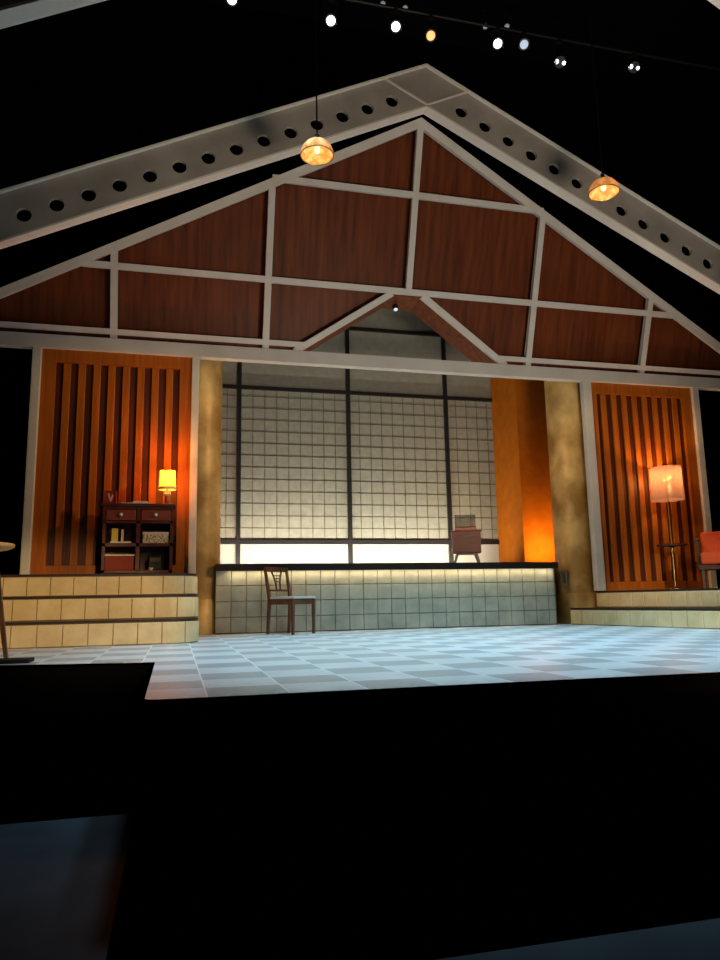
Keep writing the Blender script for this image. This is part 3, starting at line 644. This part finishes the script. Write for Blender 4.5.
MB().box(-0.165, 0.165, -0.15, 0.15, 0, 0.05).build('player_base', M['orange_plastic'], rpl, 0.008)
MB().lathe([(0, 0.05), (0.125, 0.05), (0.125, 0.062), (0, 0.062)], 36, (-0.03, 0, 0)).build('turntable', M['black_metal'], rpl)
MB().lathe([(0, 0.062), (0.05, 0.062), (0.05, 0.066), (0, 0.066)], 24, (-0.03, 0, 0)).build('record_label', M['yellow'], rpl)
MB().lathe([(0, 0.05), (0.018, 0.05), (0.018, 0.075), (0, 0.075)], 16, (0.125, 0.09, 0)).bar((0.125, 0.09, 0.075), (0.07, -0.07, 0.072), 0.012, 0.012, (0, 0, 1)).build('tone_arm', M['brass'], rpl)
ld = MB()
ld.box(-0.158, 0.158, 0.142, 0.146, 0.05, 0.27)
ld.box(-0.158, 0.158, 0.095, 0.142, 0.266, 0.27).box(-0.158, -0.154, 0.095, 0.142, 0.05, 0.266).box(0.154, 0.158, 0.095, 0.142, 0.05, 0.266)
ld.build('clear_lid', M['clear'], rpl)
MB().bar((-0.158, 0.144, 0.27), (0.158, 0.144, 0.27), 0.008, 0.008).bar((-0.16, 0.144, 0.05), (-0.16, 0.144, 0.27), 0.008, 0.008).bar((0.16, 0.144, 0.05), (0.16, 0.144, 0.27), 0.008, 0.008).build('lid_edge', M['grey_box'], rpl)

# ------------------------------------------------------------------ floor lamp with tray
RZ = 0.47
fl = thing('floor_lamp', 'lit floor lamp with a pink drum shade and a tray, before the right slatted panel', 'lamp', (7.045, 9.22, RZ))
MB().lathe([(0, 0), (0.11, 0), (0.11, 0.014), (0.04, 0.028), (0.015, 0.05), (0, 0.05)], 36).build('lamp_foot', M['chrome'], fl, smooth=True)
MB().cyl((0, 0, 0.03), (0, 0, 1.62), 0.012, 14).build('pole', M['brass'], fl, smooth=True)
MB().lathe([(0, 0.618), (0.05, 0.618), (0.05, 0.63), (0.21, 0.63), (0.215, 0.655), (0.208, 0.655), (0.202, 0.64), (0, 0.64)], 48).build('tray', M['arm_wood'], fl, smooth=True)
MB().lathe([(0.020, 0.54), (0.026, 0.56), (0.03, 0.60), (0.018, 0.63), (0.012, 0.63), (0.012, 0.54), (0.02, 0.54)], 20).build('tray_collar', M['brass'], fl, smooth=True)
MB().lathe([(0.232, 1.31), (0.222, 1.80)], 56).build('lamp_shade', M['pink_shade'], fl, smooth=True)
mb = MB()
for q in range(3):
    a = q * 2 * PI / 3 + 0.4; mb.cyl((0, 0, 1.60), (0.226 * math.cos(a), 0.226 * math.sin(a), 1.66), 0.004, 6)
mb.build('shade_holder', M['brass'], fl)
MB().lathe([(0, 1.40), (0.02, 1.41), (0.036, 1.46), (0.03, 1.50), (0.016, 1.54), (0, 1.54)], 20, (0.045, 0, 0)).build('bulb', M['bulb'], fl, smooth=True)
glow('floor_lamp_glow', fl, 1.66, 44, (1.0, 0.50, 0.18), 0.04)

# ------------------------------------------------------------------ armchair
ac = thing('armchair', 'orange red upholstered armchair with dark wooden arms at the right picture edge', 'armchair', (7.33, 8.50, RZ), math.radians(-40))
hwA = 0.33
MB().box(-hwA + 0.03, hwA - 0.03, -0.37, 0.27, 0.32, 0.485).build('seat_cushion', M['upholstery'], ac, 0.03)
MB().poly_solid([(-hwA + 0.04, 0.20, 0.44), (hwA - 0.04, 0.20, 0.44), (hwA - 0.04, 0.33, 0.80), (-hwA + 0.04, 0.33, 0.80)], (0, 0.11, 0.02)).build('back_cushion', M['upholstery'], ac, 0.03)
MB().box(-hwA, hwA, -0.31, -0.27, 0.255, 0.32).box(-hwA, hwA, 0.25, 0.29, 0.255, 0.32).box(-hwA, -hwA + 0.03, -0.29, 0.27, 0.255, 0.32).box(hwA - 0.03, hwA, -0.29, 0.27, 0.255, 0.32).build('seat_frame', M['arm_wood'], ac)
for sx in (-1, 1):
    MB().taper((sx * (hwA - 0.04), -0.29, 0), (sx * (hwA - 0.04), -0.28, 0.26), 0.022, 0.032).build('leg', M['chrome'], ac)
    MB().taper((sx * (hwA - 0.04), 0.32, 0), (sx * (hwA - 0.04), 0.27, 0.26), 0.022, 0.032).build('leg', M['chrome'], ac)
    x = sx * (hwA + 0.005)
    MB().bar((x, -0.14, 0.27), (x, -0.17, 0.66), 0.03, 0.045, (0, 1, 0)).bar((x, -0.22, 0.665), (x, 0.05, 0.70), 0.055, 0.03, (0, 0, 1)).bar((x, 0.05, 0.70), (x, 0.36, 0.67), 0.05, 0.03, (0, 0, 1)).bar((x, 0.26, 0.27), (x, 0.33, 0.67), 0.03, 0.045, (0, 1, 0)).build('armrest', M['arm_wood'], ac, 0.006)

# ------------------------------------------------------------------ round table and black plate at the left edge
rt = thing('round_table', 'round honey wood table cut by the left picture edge, before the tiled steps', 'table', (-1.62, 6.35, 0))
MB().lathe([(0, 0.855), (0.30, 0.855), (0.345, 0.875), (0.35, 0.89), (0.345, 0.90), (0, 0.90)], 56).build('tabletop', M['table_wood'], rt, smooth=True)
for q in range(4):
    a = q * PI / 2 + 0.05; mb = MB()
    mb.taper((0.335 * math.cos(a), 0.335 * math.sin(a), 0), (0.20 * math.cos(a), 0.20 * math.sin(a), 0.86), 0.03, 0.045); mb.build('leg', M['arm_wood'], rt)
tag(MB().box(-0.35, 0.35, -0.11, 0.11, 0, 0.028).build('floor_plate', M['black'], bevel=0.004, loc=(-1.36, 5.86, 0)), 'flat black plate on the stage floor at the left picture edge', 'plate')
